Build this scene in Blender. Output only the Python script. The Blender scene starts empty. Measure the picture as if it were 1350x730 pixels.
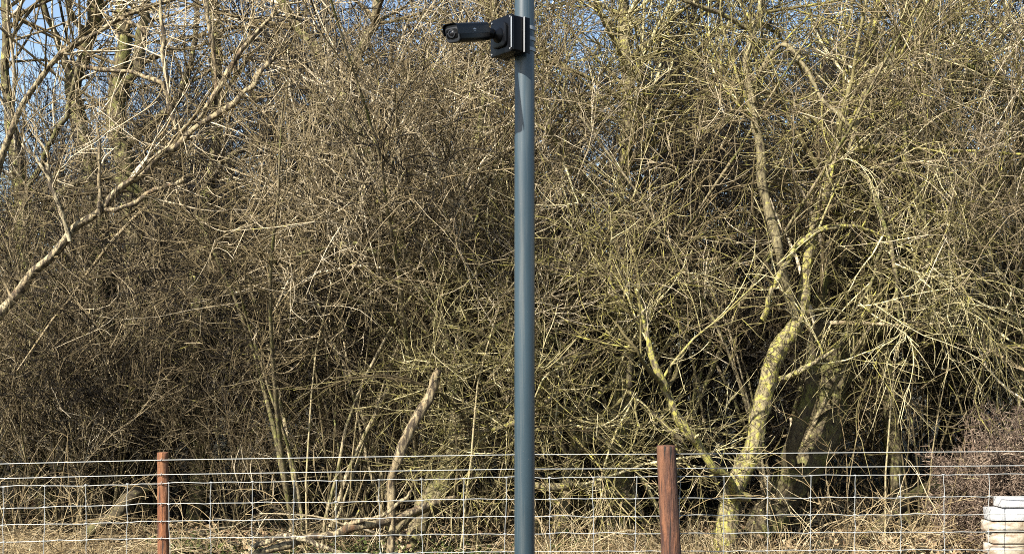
import bpy, bmesh, math, random
import numpy as np
from mathutils import Vector, Matrix

# ------------------------------------------------------------------ camera, sky, sun, exposure
F = 1520.0            # focal length in pixels of a 1350 wide picture
EYE = 1.6
HORIZON = 484.0       # picture row of the horizon in a 1350 x 730 picture
sc = bpy.context.scene
col = sc.collection
cam_d = bpy.data.cameras.new('camera'); cam = bpy.data.objects.new('camera', cam_d); col.objects.link(cam)
cam.location = (0, 0, EYE); cam.rotation_euler = (math.radians(90), 0, 0)
cam_d.sensor_fit = 'HORIZONTAL'; cam_d.sensor_width = 36.0; cam_d.lens = 36.0 * F / 1350.0
cam_d.shift_y = (HORIZON - 365.0) / 1350.0
cam_d.clip_start = 0.05; cam_d.clip_end = 3000
sc.camera = cam

SUN_EL, SUN_LEFT = 38.0, 40.0          # elevation; degrees to the left of straight behind the camera
w = bpy.data.worlds.new('World'); sc.world = w; w.use_nodes = True
wn = w.node_tree; bg = wn.nodes['Background']
sky = wn.nodes.new('ShaderNodeTexSky'); sky.sky_type = 'NISHITA'; sky.sun_disc = False
sky.sun_elevation = math.radians(SUN_EL)
sky.sun_rotation = math.radians(180 + SUN_LEFT)
sky.air_density = 1.0; sky.dust_density = 1.0; sky.ozone_density = 0.4
wn.links.new(sky.outputs[0], bg.inputs[0]); bg.inputs[1].default_value = 0.08
sd = bpy.data.lights.new('sun', 'SUN'); sd.energy = 5.0; sd.angle = math.radians(0.5); sd.color = (1.0, 0.94, 0.84)
sun = bpy.data.objects.new('sun', sd); col.objects.link(sun)
_el, _az = math.radians(SUN_EL), math.radians(SUN_LEFT)
to_sun = Vector((-math.sin(_az) * math.cos(_el), -math.cos(_az) * math.cos(_el), math.sin(_el)))
sun.rotation_euler = to_sun.to_track_quat('Z', 'Y').to_euler(); sun.location = to_sun * 30
vs = sc.view_settings; vs.view_transform = 'Standard'; vs.look = 'None'; vs.gamma = 1.0; vs.exposure = 1.58
vs.use_curve_mapping = False
sc.render.engine = 'CYCLES'
sc.cycles.max_bounces = 3; sc.cycles.diffuse_bounces = 1; sc.cycles.glossy_bounces = 2
sc.cycles.use_denoising = False; sc.cycles.pixel_filter_type = 'BLACKMAN_HARRIS'; sc.cycles.filter_width = 1.0

rng = np.random.default_rng(11)
random.seed(5)

# ------------------------------------------------------------------ helpers
def P(px, py, d):
    """the point at depth d seen at (px, py) of the 1350 x 730 photograph"""
    return np.array([(px - 675.0) / F * d, d, EYE - (py - HORIZON) / F * d])

def tag(o, label=None, cat=None, group=None, kind=None):
    if label: o['label'] = label
    if cat: o['category'] = cat
    if group: o['group'] = group
    if kind: o['kind'] = kind
    return o

def empty(name, loc):
    o = bpy.data.objects.new(name, None); o.empty_display_size = 0.2
    o.location = loc; col.objects.link(o); return o

def link(name, me, parent=None, loc=None):
    o = bpy.data.objects.new(name, me); col.objects.link(o)
    if parent: o.parent = parent
    if loc is not None: o.location = loc
    return o

def copy_tree(o, parent=None):
    c = o.copy(); col.objects.link(c); c.parent = parent
    for ch in o.children: copy_tree(ch, c)
    return c

def norm(v):
    return v / np.maximum(np.linalg.norm(v, axis=-1, keepdims=True), 1e-9)

def mesh_np(name, V, Q, mat, tone=None, lich=None, smooth=True):
    """V (n,3); Q (m,4) quads or (m,3) triangles"""
    me = bpy.data.meshes.new(name)
    n, k = Q.shape
    me.vertices.add(len(V)); me.vertices.foreach_set('co', np.ascontiguousarray(V, dtype=np.float32).ravel())
    me.loops.add(n * k); me.loops.foreach_set('vertex_index', np.ascontiguousarray(Q, dtype=np.int32).ravel())
    me.polygons.add(n)
    me.polygons.foreach_set('loop_start', np.arange(0, n * k, k, dtype=np.int32))
    me.polygons.foreach_set('use_smooth', np.full(n, smooth))
    for nm, a in (('tone', tone), ('lich', lich)):
        if a is not None:
            at = me.attributes.new(nm, 'FLOAT', 'POINT'); at.data.foreach_set('value', np.ascontiguousarray(a, dtype=np.float32))
    me.update(calc_edges=True)
    if mat: me.materials.append(mat)
    return me

class Tubes:
    def __init__(s): s.V, s.Q, s.T, s.L, s.n = [], [], [], [], 0
    def add(s, Pt, R, k=3, tone=None, lich=None, rough=0.0):
        M, N, _ = Pt.shape
        if M == 0: return
        T = norm(np.gradient(Pt, axis=1))
        mean = np.abs(T).mean(axis=1)
        ref = np.eye(3)[np.argmin(mean, axis=1)][:, None, :]
        n1 = norm(np.cross(T, ref)); n2 = np.cross(T, n1)
        a = np.arange(k) * 2 * math.pi / k
        c, si = np.cos(a)[None, None, :, None], np.sin(a)[None, None, :, None]
        rr = np.repeat(R[:, :, None], k, axis=2)
        if rough:
            j = rng.normal(0, 1, (M, N, k)); j = (j + np.roll(j, 1, 2) + np.pad(j, ((0, 0), (1, 0), (0, 0)), 'edge')[:, :N]) / 1.7
            ridge = rng.normal(0, 1, (M, 1, k))
            rr = rr * (1 + rough * (0.7 * j + 0.8 * ridge))
        V = Pt[:, :, None, :] + rr[..., None] * (c * n1[:, :, None, :] + si * n2[:, :, None, :])
        idx = np.arange(M * N * k).reshape(M, N, k) + s.n
        q = np.stack([idx[:, :-1, :], np.roll(idx, -1, 2)[:, :-1, :], np.roll(idx, -1, 2)[:, 1:, :], idx[:, 1:, :]], axis=-1).reshape(-1, 4)
        s.V.append(V.reshape(-1, 3)); s.Q.append(q); s.n += M * N * k
        t = rng.random(M) if tone is None else np.broadcast_to(np.asarray(tone, float), (M,))
        l = rng.random(M) * 0.6 if lich is None else np.broadcast_to(np.asarray(lich, float), (M,))
        s.T.append(np.repeat(t, N * k)); s.L.append(np.repeat(l, N * k))
    def build(s, name, mat, parent=None, base=None):
        V = np.concatenate(s.V)
        if base is not None: V = V - np.asarray(base)
        me = mesh_np(name, V, np.concatenate(s.Q), mat, np.concatenate(s.T), np.concatenate(s.L))
        return link(name, me, parent)

def spline(pts, n):
    """Catmull-Rom through the rows of pts (any width), n samples"""
    p = np.asarray(pts, float); p = np.vstack([2 * p[0] - p[1], p, 2 * p[-1] - p[-2]])
    m = len(p) - 3; u = np.linspace(0, m - 1e-6, n); i = u.astype(int); f = (u - i)[:, None]
    a, b, c, d = p[i], p[i + 1], p[i + 2], p[i + 3]
    return 0.5 * (2 * b + (c - a) * f + (2 * a - 5 * b + 4 * c - d) * f ** 2 + (3 * b - a - 3 * c + d) * f ** 3)

def tones(M, lo=0.08, hi=0.6, bright=0.16):
    t = rng.uniform(lo, hi, M); k = rng.random(M) < bright; t[k] = rng.uniform(0.8, 1.15, k.sum()); return t

def grow(start, d, length, r0, r1, n, bend=0.6, jit=0.08, up=0.0, ymin=None):
    M = len(start); Pt = np.zeros((M, n, 3)); Pt[:, 0] = start; d = norm(d)
    c = rng.normal(0, bend, (M, 3)); c2 = rng.normal(0, bend, (M, 3))
    step = (np.asarray(length) / (n - 1))[:, None]
    upv = np.zeros((M, 3)); upv[:, 2] = up
    for i in range(1, n):
        f = i / (n - 1)
        d = norm(d + ((1 - f) * c + f * c2 + upv) / (n - 1) + rng.normal(0, jit, (M, 3)))
        Pt[:, i] = Pt[:, i - 1] + d * step
    t = np.linspace(0, 1, n)[None]
    R = r0[:, None] * (1 - t) + r1[:, None] * t
    if ymin is not None:
        y = Pt[..., 1]; Pt[..., 1] = np.where(y < ymin, ymin + (ymin - y) * 0.35, y)
    Pt[..., 2] = np.maximum(Pt[..., 2], 0.02)
    return Pt, R

def spawn(Pt, R, k, t0=0.2, t1=1.0, ang=(0.5, 1.2), along=0.0):
    """k children on each branch: start, direction, parent radius there, parameter"""
    M, N, _ = Pt.shape
    t = rng.uniform(t0, t1, (M, k)); u = t * (N - 1); i = np.minimum(u.astype(int), N - 2); f = (u - i)[..., None]
    m = np.arange(M)[:, None]
    a, b = Pt[m, i], Pt[m, i + 1]
    pos = a * (1 - f) + b * f; tan = norm(b - a)
    r = R[m, i] * (1 - f[..., 0]) + R[m, i + 1] * f[..., 0]
    perp = norm(np.cross(tan, rng.normal(0, 1, (M, k, 3))))
    an = rng.uniform(ang[0], ang[1], (M, k))[..., None]
    d = tan * np.cos(an) + perp * np.sin(an)
    return pos.reshape(-1, 3), d.reshape(-1, 3), r.ravel(), t.ravel()

# ------------------------------------------------------------------ materials
def new_mat(name):
    m = bpy.data.materials.new(name); m.use_nodes = True
    nt = m.node_tree; b = nt.nodes['Principled BSDF']
    return m, nt, b
def N(nt, t, **kw):
    n = nt.nodes.new(t)
    for k, v in kw.items(): setattr(n, k, v)
    return n
def ramp(nt, stops, fac=None):
    r = N(nt, 'ShaderNodeValToRGB'); e = r.color_ramp.elements
    while len(e) < len(stops): e.new(0.5)
    for x, (p, c) in zip(e, stops): x.position = p; x.color = (*c, 1)
    if fac is not None: nt.links.new(fac, r.inputs[0])
    return r
def noise(nt, scale, detail=4, rough=0.6, coord='Object', vec=None, stretch=None):
    n = N(nt, 'ShaderNodeTexNoise'); n.inputs['Scale'].default_value = scale
    n.inputs['Detail'].default_value = detail; n.inputs['Roughness'].default_value = rough
    if vec is None:
        tc = N(nt, 'ShaderNodeTexCoord'); vec = tc.outputs[coord]
    if stretch:
        mp = N(nt, 'ShaderNodeMapping'); mp.inputs['Scale'].default_value = stretch
        nt.links.new(vec, mp.inputs[0]); vec = mp.outputs[0]
    nt.links.new(vec, n.inputs['Vector']); return n
def mixc(nt, fac, a, b):
    m = N(nt, 'ShaderNodeMix', data_type='RGBA')
    for s, v in ((0, fac), (6, a), (7, b)):
        if hasattr(v, 'links') or hasattr(v, 'is_linked'): nt.links.new(v, m.inputs[s])
        elif s == 0: m.inputs[0].default_value = v
        else: m.inputs[s].default_value = (*v, 1)
    return m.outputs[2]
def bump(nt, b, h, strength, dist=0.01):
    n = N(nt, 'ShaderNodeBump'); n.inputs['Strength'].default_value = strength; n.inputs['Distance'].default_value = dist
    nt.links.new(h, n.inputs['Height']); nt.links.new(n.outputs[0], b.inputs['Normal'])

def bark_mat(name, stops, lichen=(0.42, 0.37, 0.09), lscale=14, lmin=0.55, moss=None, bscale=40, cracks=False, ck=(0.40, 0.52)):
    m, nt, b = new_mat(name)
    at = N(nt, 'ShaderNodeAttribute', attribute_name='tone')
    al = N(nt, 'ShaderNodeAttribute', attribute_name='lich')
    n1 = noise(nt, 9, 3)
    add = N(nt, 'ShaderNodeMath', operation='MULTIPLY_ADD'); add.inputs[1].default_value = 0.7
    nt.links.new(n1.outputs[0], add.inputs[0]); 
    sub = N(nt, 'ShaderNodeMath', operation='SUBTRACT'); sub.inputs[1].default_value = 0.35
    nt.links.new(at.outputs['Fac'], sub.inputs[0]); nt.links.new(sub.outputs[0], add.inputs[2])
    r = ramp(nt, stops, add.outputs[0])
    n2 = noise(nt, lscale, 5, 0.65)
    s2 = N(nt, 'ShaderNodeMath', operation='MULTIPLY_ADD'); s2.inputs[1].default_value = 0.2
    nt.links.new(al.outputs['Fac'], s2.inputs[0]); nt.links.new(n2.outputs[0], s2.inputs[2])
    lr = ramp(nt, [(lmin + .12, (0, 0, 0)), (lmin + 0.22, (1, 1, 1))], s2.outputs[0])
    c = mixc(nt, lr.outputs[0], r.outputs[0], lichen)
    if moss:
        n3 = noise(nt, 4, 4)
        mr = ramp(nt, [(0.5, (0, 0, 0)), (0.62, (1, 1, 1))], n3.outputs[0])
        c = mixc(nt, mr.outputs[0], c, moss)
    b.inputs['Roughness'].default_value = 0.85
    b.inputs['Specular IOR Level'].default_value = 0.25
    n4 = noise(nt, bscale, 5, 0.75, stretch=(1, 1, 0.3))
    if cracks:
        cr = ramp(nt, [(ck[0], (1, 1, 1)), (ck[1], (0, 0, 0))], n4.outputs[0])
        c = mixc(nt, cr.outputs[0], c, (0.045, 0.034, 0.022))
    nt.links.new(c, b.inputs['Base Color'])
    bump(nt, b, n4.outputs[0], 0.9, 0.02)
    return m

TWIG = [(0.0, (0.03, 0.021, 0.011)), (0.4, (0.10, 0.076, 0.036)), (0.7, (0.23, 0.178, 0.096)), (1.0, (0.58, 0.49, 0.34))]
M_twig = bark_mat('twig_bark', TWIG, lichen=(0.36, 0.33, 0.11), lmin=0.6)
M_lichtwig = bark_mat('lichen_twig_bark', [(0, (0.035, 0.027, 0.012)), (0.45, (0.105, 0.085, 0.034)), (0.75, (0.24, 0.205, 0.092)), (1, (0.56, 0.49, 0.29))], lichen=(0.31, 0.28, 0.07), lmin=0.5)
M_paletwig = bark_mat('pale_twig_bark', [(0, (0.05, 0.036, 0.02)), (0.4, (0.14, 0.106, 0.058)), (0.7, (0.28, 0.225, 0.135)), (1, (0.58, 0.5, 0.36))], lichen=(0.34, 0.31, 0.09), lmin=0.56)
M_bark = bark_mat('grey_bark', [(0, (0.05, 0.04, 0.022)), (0.45, (0.12, 0.098, 0.052)), (0.8, (0.22, 0.18, 0.10)), (1, (0.34, 0.28, 0.17))], lichen=(0.30, 0.29, 0.10), lmin=0.5, moss=(0.11, 0.11, 0.03), cracks=True)
M_lichbark = bark_mat('lichen_bark', [(0, (0.06, 0.05, 0.026)), (0.45, (0.15, 0.125, 0.065)), (0.8, (0.26, 0.22, 0.125)), (1, (0.36, 0.31, 0.2))], lichen=(0.32, 0.295, 0.07), lscale=24, lmin=0.5, cracks=True)
M_pale = bark_mat('peeled_wood', [(0, (0.09, 0.055, 0.028)), (0.3, (0.17, 0.125, 0.068)), (0.55, (0.32, 0.265, 0.155)), (1, (0.54, 0.48, 0.33))], lichen=(0.1, 0.055, 0.028), lmin=0.5, lscale=5, bscale=30, ck=(0.46, 0.55), cracks=True)
M_stem = bark_mat('shrub_stem', [(0, (0.03, 0.022, 0.012)), (0.45, (0.09, 0.07, 0.034)), (0.8, (0.19, 0.15, 0.075)), (1, (0.34, 0.28, 0.16))], lichen=(0.25, 0.25, 0.09), lmin=0.55)
M_red = bark_mat('red_twig_bark', [(0, (0.065, 0.042, 0.03)), (0.45, (0.15, 0.105, 0.075)), (0.8, (0.26, 0.195, 0.14)), (1, (0.4, 0.31, 0.23))], lichen=(0.24, 0.2, 0.12), lmin=0.7)
M_shade_twig = bark_mat('shade_dark_bark', [(0, (0.007, 0.005, 0.003)), (0.5, (0.014, 0.0105, 0.006)), (0.85, (0.04, 0.03, 0.016)), (1, (0.15, 0.12, 0.065))], lichen=(0.12, 0.115, 0.04), lmin=0.6)  # deep shade between the twigs is put into this near-black colour
M_grass = bark_mat('dry_grass', [(0, (0.08, 0.05, 0.025)), (0.4, (0.2, 0.145, 0.07)), (0.75, (0.35, 0.27, 0.15)), (1, (0.5, 0.42, 0.27))], lichen=(0.3, 0.25, 0.1), lmin=0.8)
M_leaf = bark_mat('dead_leaf', [(0, (0.07, 0.045, 0.025)), (0.4, (0.17, 0.11, 0.06)), (0.75, (0.32, 0.23, 0.13)), (1, (0.5, 0.4, 0.26))], lichen=(0.12, 0.13, 0.03), lmin=0.75)

# ------------------------------------------------------------------ ground
def gz(x, y):
    x = np.asarray(x, float); y = np.asarray(y, float)
    s = 0.022 * np.clip(x, -8, 8) - 0.02
    bank = np.clip((y - 9.5) / 6, 0, 1) ** 1.5 * 0.25
    near = np.clip((y - 8.2) / 1.0, 0, 1) * 0.05
    n = 0.6 * np.sin(2.1 * x + 1.3 * y) * np.sin(1.7 * y - 0.6 * x) + 0.4 * np.sin(5.3 * x + 2) * np.sin(4.7 * y)
    fade = np.clip(1 - (np.hypot(x, y - 10) - 25) / 15, 0, 1)
    return (s + bank) * fade + near * n * fade

def make_ground():
    gx = np.concatenate([[-900, -300, -100, -40, -20], np.linspace(-12, 12, 150), [20, 40, 100, 300, 900]])
    gy = np.concatenate([[-900, -300, -100, -30, -8, 0, 3, 5], np.linspace(6, 22, 110), [26, 32, 50, 100, 300, 900, 1500]])
    X, Y = np.meshgrid(gx, gy); Z = gz(X, Y)
    V = np.stack([X, Y, Z], -1).reshape(-1, 3)
    ny, nx = X.shape; i = np.arange(nx * ny).reshape(ny, nx)
    Q = np.stack([i[:-1, :-1], i[:-1, 1:], i[1:, 1:], i[1:, :-1]], -1).reshape(-1, 4)
    m, nt, b = new_mat('soil_and_litter')
    n = noise(nt, 3.2, 6, 0.7); n2 = noise(nt, 28, 6, 0.75)
    c = ramp(nt, [(0.32, (0.012, 0.009, 0.006)), (0.5, (0.035, 0.026, 0.015)), (0.7, (0.09, 0.066, 0.038))], n2.outputs[0])
    g = ramp(nt, [(0.4, (0.022, 0.028, 0.008)), (0.6, (0.06, 0.06, 0.02))], n2.outputs[0])
    f = ramp(nt, [(0.45, (0, 0, 0)), (0.6, (1, 1, 1))], n.outputs[0])
    nt.links.new(mixc(nt, f.outputs[0], c.outputs[0], g.outputs[0]), b.inputs['Base Color'])
    b.inputs['Roughness'].default_value = 0.95; bump(nt, b, n2.outputs[0], 1.0, 0.05)
    o = link('ground', mesh_np('ground', V, Q, m)); tag(o, kind='structure')
make_ground()

# ------------------------------------------------------------------ trees with traced trunks
def trace(pts, n=26):
    """pts rows: px, py, depth, half width in pixels -> centre line and radii in metres"""
    q = np.array([[*P(a, b, d), h * d / F] for a, b, d, h in pts])
    s = spline(q, n); s[:, 3] = np.maximum(s[:, 3], 0.003)
    return s[:, :3], s[:, 3]

def count(pts, lo, hi):
    q = np.array([P(a, b, d) for a, b, d, h in pts]); L = np.linalg.norm(np.diff(q, axis=0), axis=1).sum()
    rm = np.mean([h * d / F for a, b, d, h in pts]); return int(np.clip(L / (2.2 * rm), lo, hi))

def wiggle(c, r, amp):
    n = len(c); w_ = rng.normal(0, 1, (n, 3)); w_ = (w_ + np.roll(w_, 1, 0) + np.roll(w_, -1, 0)) / 2
    w_[0] *= 0.2
    return c + w_ * r[:, None] * amp

YMIN = 8.55
def crown_on(lines, tw, dens=1.0, up=0.25, big=(0.9, 1.9), ctone=(0.2, 0.75, 0.28), lich=0.6, droop=0.0, finest=0.0034, levels=3, t0=0.3, tt0=0.42):
    """branches, twigs and fine twigs on a list of (centre line, radii)"""
    for li, (c, r) in enumerate(lines):
        L = np.linalg.norm(np.diff(c, axis=0), axis=1).sum()
        k = max(3, int(L * 5.5 * dens))
        s, d, pr, t = spawn(c[None], r[None], k, tt0 if li == 0 else t0, 1.0, (0.5, 1.3))
        M = len(s); le = rng.uniform(*big, M) * np.clip(pr / 0.03, 0.55, 1.3)
        r0 = np.clip(pr * rng.uniform(0.3, 0.6, M), 0.007, 0.022)
        B, RB = grow(s, d, le, r0, r0 * 0.3, 9, 0.6, 0.10, up, YMIN)
        tn = tones(M, *ctone); tw.add(B, RB, 5, tn, rng.random(M) * lich)
        s, d, pr, t = spawn(B, RB, max(3, int(7 * dens)), 0.12, 1.0, (0.4, 1.25))
        M2 = len(s); le = rng.uniform(0.3, 0.95, M2)
        r0 = np.clip(pr * rng.uniform(0.45, 0.8, M2), 0.0046, 0.010)
        C, RC = grow(s, d, le, r0, r0 * 0.45, 7, 0.6, 0.09, up - droop, YMIN)
        tn2 = 0.5 * np.repeat(tn, len(s) // M) + 0.5 * tones(M2, *ctone); tw.add(C, RC, 3, tn2, rng.random(M2) * lich)
        if levels < 3: continue
        s, d, pr, t = spawn(C, RC, 4, 0.15, 1.0, (0.4, 1.2))
        M3 = len(s); le = rng.uniform(0.12, 0.5, M3)
        r0 = np.clip(pr * 0.75, finest, 0.0055)
        D, RD = grow(s, d, le, r0, r0 * 0.6, 5, 0.6, 0.08, up - droop * 1.5, YMIN)
        tw.add(D, RD, 3, np.repeat(tn2, 4) + rng.normal(0, 0.12, M3), rng.random(M3) * lich)

def tree(name, label, trunk, limbs=(), mat=None, tmat=None, tone=0.5, lich=0.6, twig=None, dens=1.0, cat='tree', group=None, crown=True, side=14, llich=None, **kw):
    mat = mat or M_bark; tmat = tmat or M_twig
    c, r = trace(trunk, count(trunk, 12, 54)); r = r * (1 + 0.10 * np.convolve(rng.normal(0, 1, len(r)), np.ones(3) / 2, 'same'))
    base = c[0].copy(); base[2] = float(gz(base[0], base[1]))
    e = empty(name, base); tag(e, label, cat, group)
    t = Tubes(); t.add(wiggle(c, r, 0.22)[None], r[None], side, tone, lich, 0.11); t.build('trunk', mat, e, base)
    lines = [(c, r)]
    for li, lp in enumerate(limbs):
        ll = lich * (llich[li] if llich else rng.uniform(0.5, 1.0))
        lc, lr = trace(lp, count(lp, 10, 30)); lc = wiggle(lc, lr, 0.45); lr = lr * (1 + 0.12 * np.convolve(rng.normal(0, 1, len(lr)), np.ones(3) / 2, 'same'))
        t = Tubes(); t.add(lc[None], lr[None], 9, np.clip(tone + rng.normal(0, .1), 0, 1), ll, 0.1); t.build('limb', mat, e, base)
        lines.append((lc, lr))
    if crown:
        tw = Tubes()
        for lc, lr in lines:      # snapped-off stubs along the wood
            ks = max(3, int(np.linalg.norm(np.diff(lc, axis=0), axis=1).sum() * 3.5))
            s_, d_, pr_, _ = spawn(lc[None], lr[None], ks, 0.08, 0.98, (0.6, 1.3)); rs = np.clip(pr_ * rng.uniform(0.2, 0.45, ks), 0.004, 0.02)
            S_, RS_ = grow(s_, d_, pr_ + rng.uniform(0.03, 0.16, ks), rs, rs * 0.6, 4, 0.5, 0.15, 0.1, YMIN); tw.add(S_, RS_, 5, rng.uniform(0.2, 0.9, ks), 0.5)
        crown_on(lines, tw, dens, lich=lich, **kw); tw.build('crown', tmat, e, base)
    return e

# the right-hand tree covered in yellow lichen
tree('lichen_tree', 'leaning bare tree with bright yellow lichen on its trunk, right of the thick post',
     [(952, 745, 9.6, 13.5), (962, 670, 9.6, 13), (985, 600, 9.65, 11), (1004, 530, 9.7, 11.5), (1022, 472, 9.75, 11.5), (1048, 432, 9.8, 9.5), (1060, 380, 9.9, 8.5),
      (1068, 320, 9.95, 8), (1088, 255, 10, 8), (1107, 200, 10, 6.5), (1112, 150, 10.1, 5.5), (1132, 110, 10.2, 5), (1150, 50, 10.3, 4.5), (1170, -60, 10.4, 4), (1190, -220, 10.5, 2)],
     [[(985, 655, 9.5, 7), (955, 628, 9.2, 7), (918, 585, 9.0, 6.5), (886, 538, 8.95, 6), (866, 486, 8.95, 5), (850, 430, 9.0, 4), (838, 380, 9.1, 2.5)],
      [(1050, 425, 9.8, 6), (1028, 350, 9.6, 6), (1016, 300, 9.6, 6), (1010, 250, 9.6, 5.5), (1001, 195, 9.6, 5), (992, 150, 9.6, 4.5), (985, 90, 9.7, 4.2), (994, 45, 9.8, 4.5), (1004, 0, 9.9, 4.5), (1015, -120, 10, 3)],
      [(1028, 500, 9.7, 4), (1050, 492, 9.5, 4), (1082, 474, 9.4, 3), (1110, 450, 9.4, 1.6)],
      [(1005, 420, 9.4, 3), (1020, 375, 9.3, 3.5), (1045, 335, 9.3, 4), (1075, 305, 9.35, 4), (1125, 298, 9.4, 2.5), (1160, 310, 9.5, 1.5)],
      [(1108, 215, 10, 4), (1122, 195, 9.8, 4), (1150, 100, 9.7, 4), (1180, 82, 9.6, 3.5), (1215, 66, 9.6, 2.5), (1260, 60, 9.6, 1.5)],
      [(994, 45, 9.8, 3.5), (960, 22, 9.7, 3), (915, 5, 9.6, 2.5), (880, -10, 9.6, 1.5)],
      [(990, 110, 9.7, 3.5), (1030, 60, 9.5, 3), (1062, 88, 9.4, 2.8), (1085, 130, 9.35, 2.5), (1130, 175, 9.3, 2)]],
     mat=M_lichbark, tmat=M_lichtwig, tone=0.55, lich=0.72, dens=0.95, side=18, llich=[1.2, 0.15, 0.9, 1.1, 0.5, 0.3, 0.3], t0=0.5, tt0=0.55)
# dark trunk behind it
tree('dark_tree', 'thick dark shaded trunk leaning right behind the yellow lichen tree',
     [(1000, 735, 10.6, 24), (1020, 670, 10.6, 24), (1060, 590, 10.7, 23), (1100, 510, 10.9, 21), (1140, 420, 11.1, 17), (1180, 320, 11.3, 14), (1205, 200, 11.5, 11), (1215, 60, 11.7, 9), (1220, -150, 12, 5)],
     [[(1030, 660, 10.5, 13), (1042, 600, 10.3, 12), (1068, 530, 10.2, 11), (1080, 460, 10.2, 10), (1075, 400, 10.3, 8), (1090, 320, 10.4, 5)],
      [(1130, 440, 11, 9), (1200, 432, 10.6, 7), (1250, 440, 10.4, 7), (1300, 452, 10.3, 7), (1360, 466, 10.2, 7), (1440, 470, 10.2, 5)],
      [(1165, 370, 11.2, 6), (1220, 396, 10.8, 5), (1290, 390, 10.6, 5), (1360, 388, 10.5, 4)],
      [(1205, 210, 11.5, 6), (1250, 150, 11.2, 5), (1290, 90, 11, 5), (1330, 40, 10.9, 4)]],
     tone=0.25, lich=0.35, dens=0.5, side=16, t0=0.5, up=0.4)
# tree beyond the metal pole
tree('gnarled_tree', 'gnarled bare tree with a dark hollow base and tangled low boughs, right of the pole',
     [(806, 740, 10.6, 26), (808, 670, 10.6, 25), (812, 580, 10.7, 20), (816, 480, 10.8, 15), (812, 380, 10.9, 10), (812, 290, 10.8, 9), (822, 220, 10.8, 8), (828, 140, 10.8, 7), (824, 50, 10.9, 7), (818, -80, 11, 5), (812, -250, 11.2, 2)],
     [[(735, 700, 10.1, 9), (748, 640, 10.1, 8), (755, 600, 10.15, 8), (776, 572, 10.2, 7), (805, 560, 10.4, 7)],
      [(826, 470, 10.5, 5), (780, 488, 10.1, 4.5), (745, 505, 9.8, 4), (700, 545, 9.6, 3.5), (660, 562, 9.6, 2.5), (620, 570, 9.6, 2)],
      [(838, 448, 10.5, 5), (800, 460, 10.1, 4.5), (768, 470, 9.9, 4), (730, 482, 9.8, 3.5), (690, 480, 9.8, 4), (640, 470, 9.8, 3), (600, 455, 9.8, 3)],
      [(832, 455, 10, 3.5), (828, 500, 9.8, 4), (832, 515, 9.8, 4), (860, 545, 9.7, 4), (900, 580, 9.6, 3.5)],
      [(795, 545, 10.3, 4), (740, 541, 9.9, 3.5), (705, 540, 9.7, 3)],
      [(770, 630, 10.4, 5), (735, 570, 10.1, 5), (770, 530, 10, 4.5), (830, 492, 10.1, 4)],
      [(690, 640, 9.9, 4), (740, 640, 9.9, 5), (790, 645, 10.1, 4), (840, 655, 10.2, 3)],
      [(815, 270, 10.8, 5), (790, 250, 10.4, 5), (752, 220, 10.1, 4), (735, 190, 10, 4), (722, 160, 9.9, 4), (735, 140, 9.9, 3)],
      [(815, 420, 10.8, 5), (780, 395, 10.4, 4), (740, 370, 10.1, 4), (700, 330, 10, 3), (670, 300, 10, 2)]],
     mat=M_lichbark, tmat=M_lichtwig, tone=0.45, lich=0.55, dens=1.2, side=18, t0=0.4, tt0=0.55)
# centre-left tree
tree('bent_tree', 'bent bare tree with flaking tan bark, between the slim post and the pole',
     [(545, 735, 10.2, 13), (560, 672, 10.2, 12), (590, 618, 10.25, 10), (604, 560, 10.3, 9), (600, 500, 10.3, 10), (590, 445, 10.3, 10), (566, 400, 10.3, 9), (545, 355, 10.3, 6), (520, 290, 10.4, 6),
      (485, 200, 10.6, 7), (455, 125, 10.8, 8), (420, 70, 11, 7), (385, 25, 11.1, 6), (355, -40, 11.2, 5), (320, -180, 11.4, 2.5)],
     [[(600, 480, 10.3, 6), (606, 430, 10.4, 6), (612, 370, 10.5, 6), (600, 310, 10.5, 5), (622, 220, 10.6, 5), (640, 120, 10.6, 4), (650, 0, 10.7, 3.5), (655, -140, 10.8, 2)],
      [(548, 360, 10.3, 4), (520, 345, 10, 3.5), (470, 322, 9.8, 3), (420, 330, 9.7, 2.5), (360, 345, 9.6, 2)],
      [(520, 430, 10, 3), (505, 405, 9.8, 3), (480, 398, 9.7, 3), (450, 385, 9.6, 2)],
      [(575, 600, 10.1, 4), (610, 575, 9.8, 3.5), (650, 565, 9.7, 3.5), (690, 556, 9.7, 3)],
      [(602, 520, 10.2, 4), (640, 450, 9.9, 3), (690, 420, 9.8, 3), (760, 470, 9.9, 3)],
      [(455, 120, 10.8, 5), (480, 60, 10.6, 5), (500, 0, 10.6, 4), (520, -120, 10.7, 3)],
      [(590, 640, 10.2, 6), (560, 665, 10, 6), (530, 690, 9.8, 5), (500, 715, 9.7, 4)]],
     mat=M_bark, tmat=M_twig, tone=0.65, lich=0.4, dens=1.1, side=16)
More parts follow.
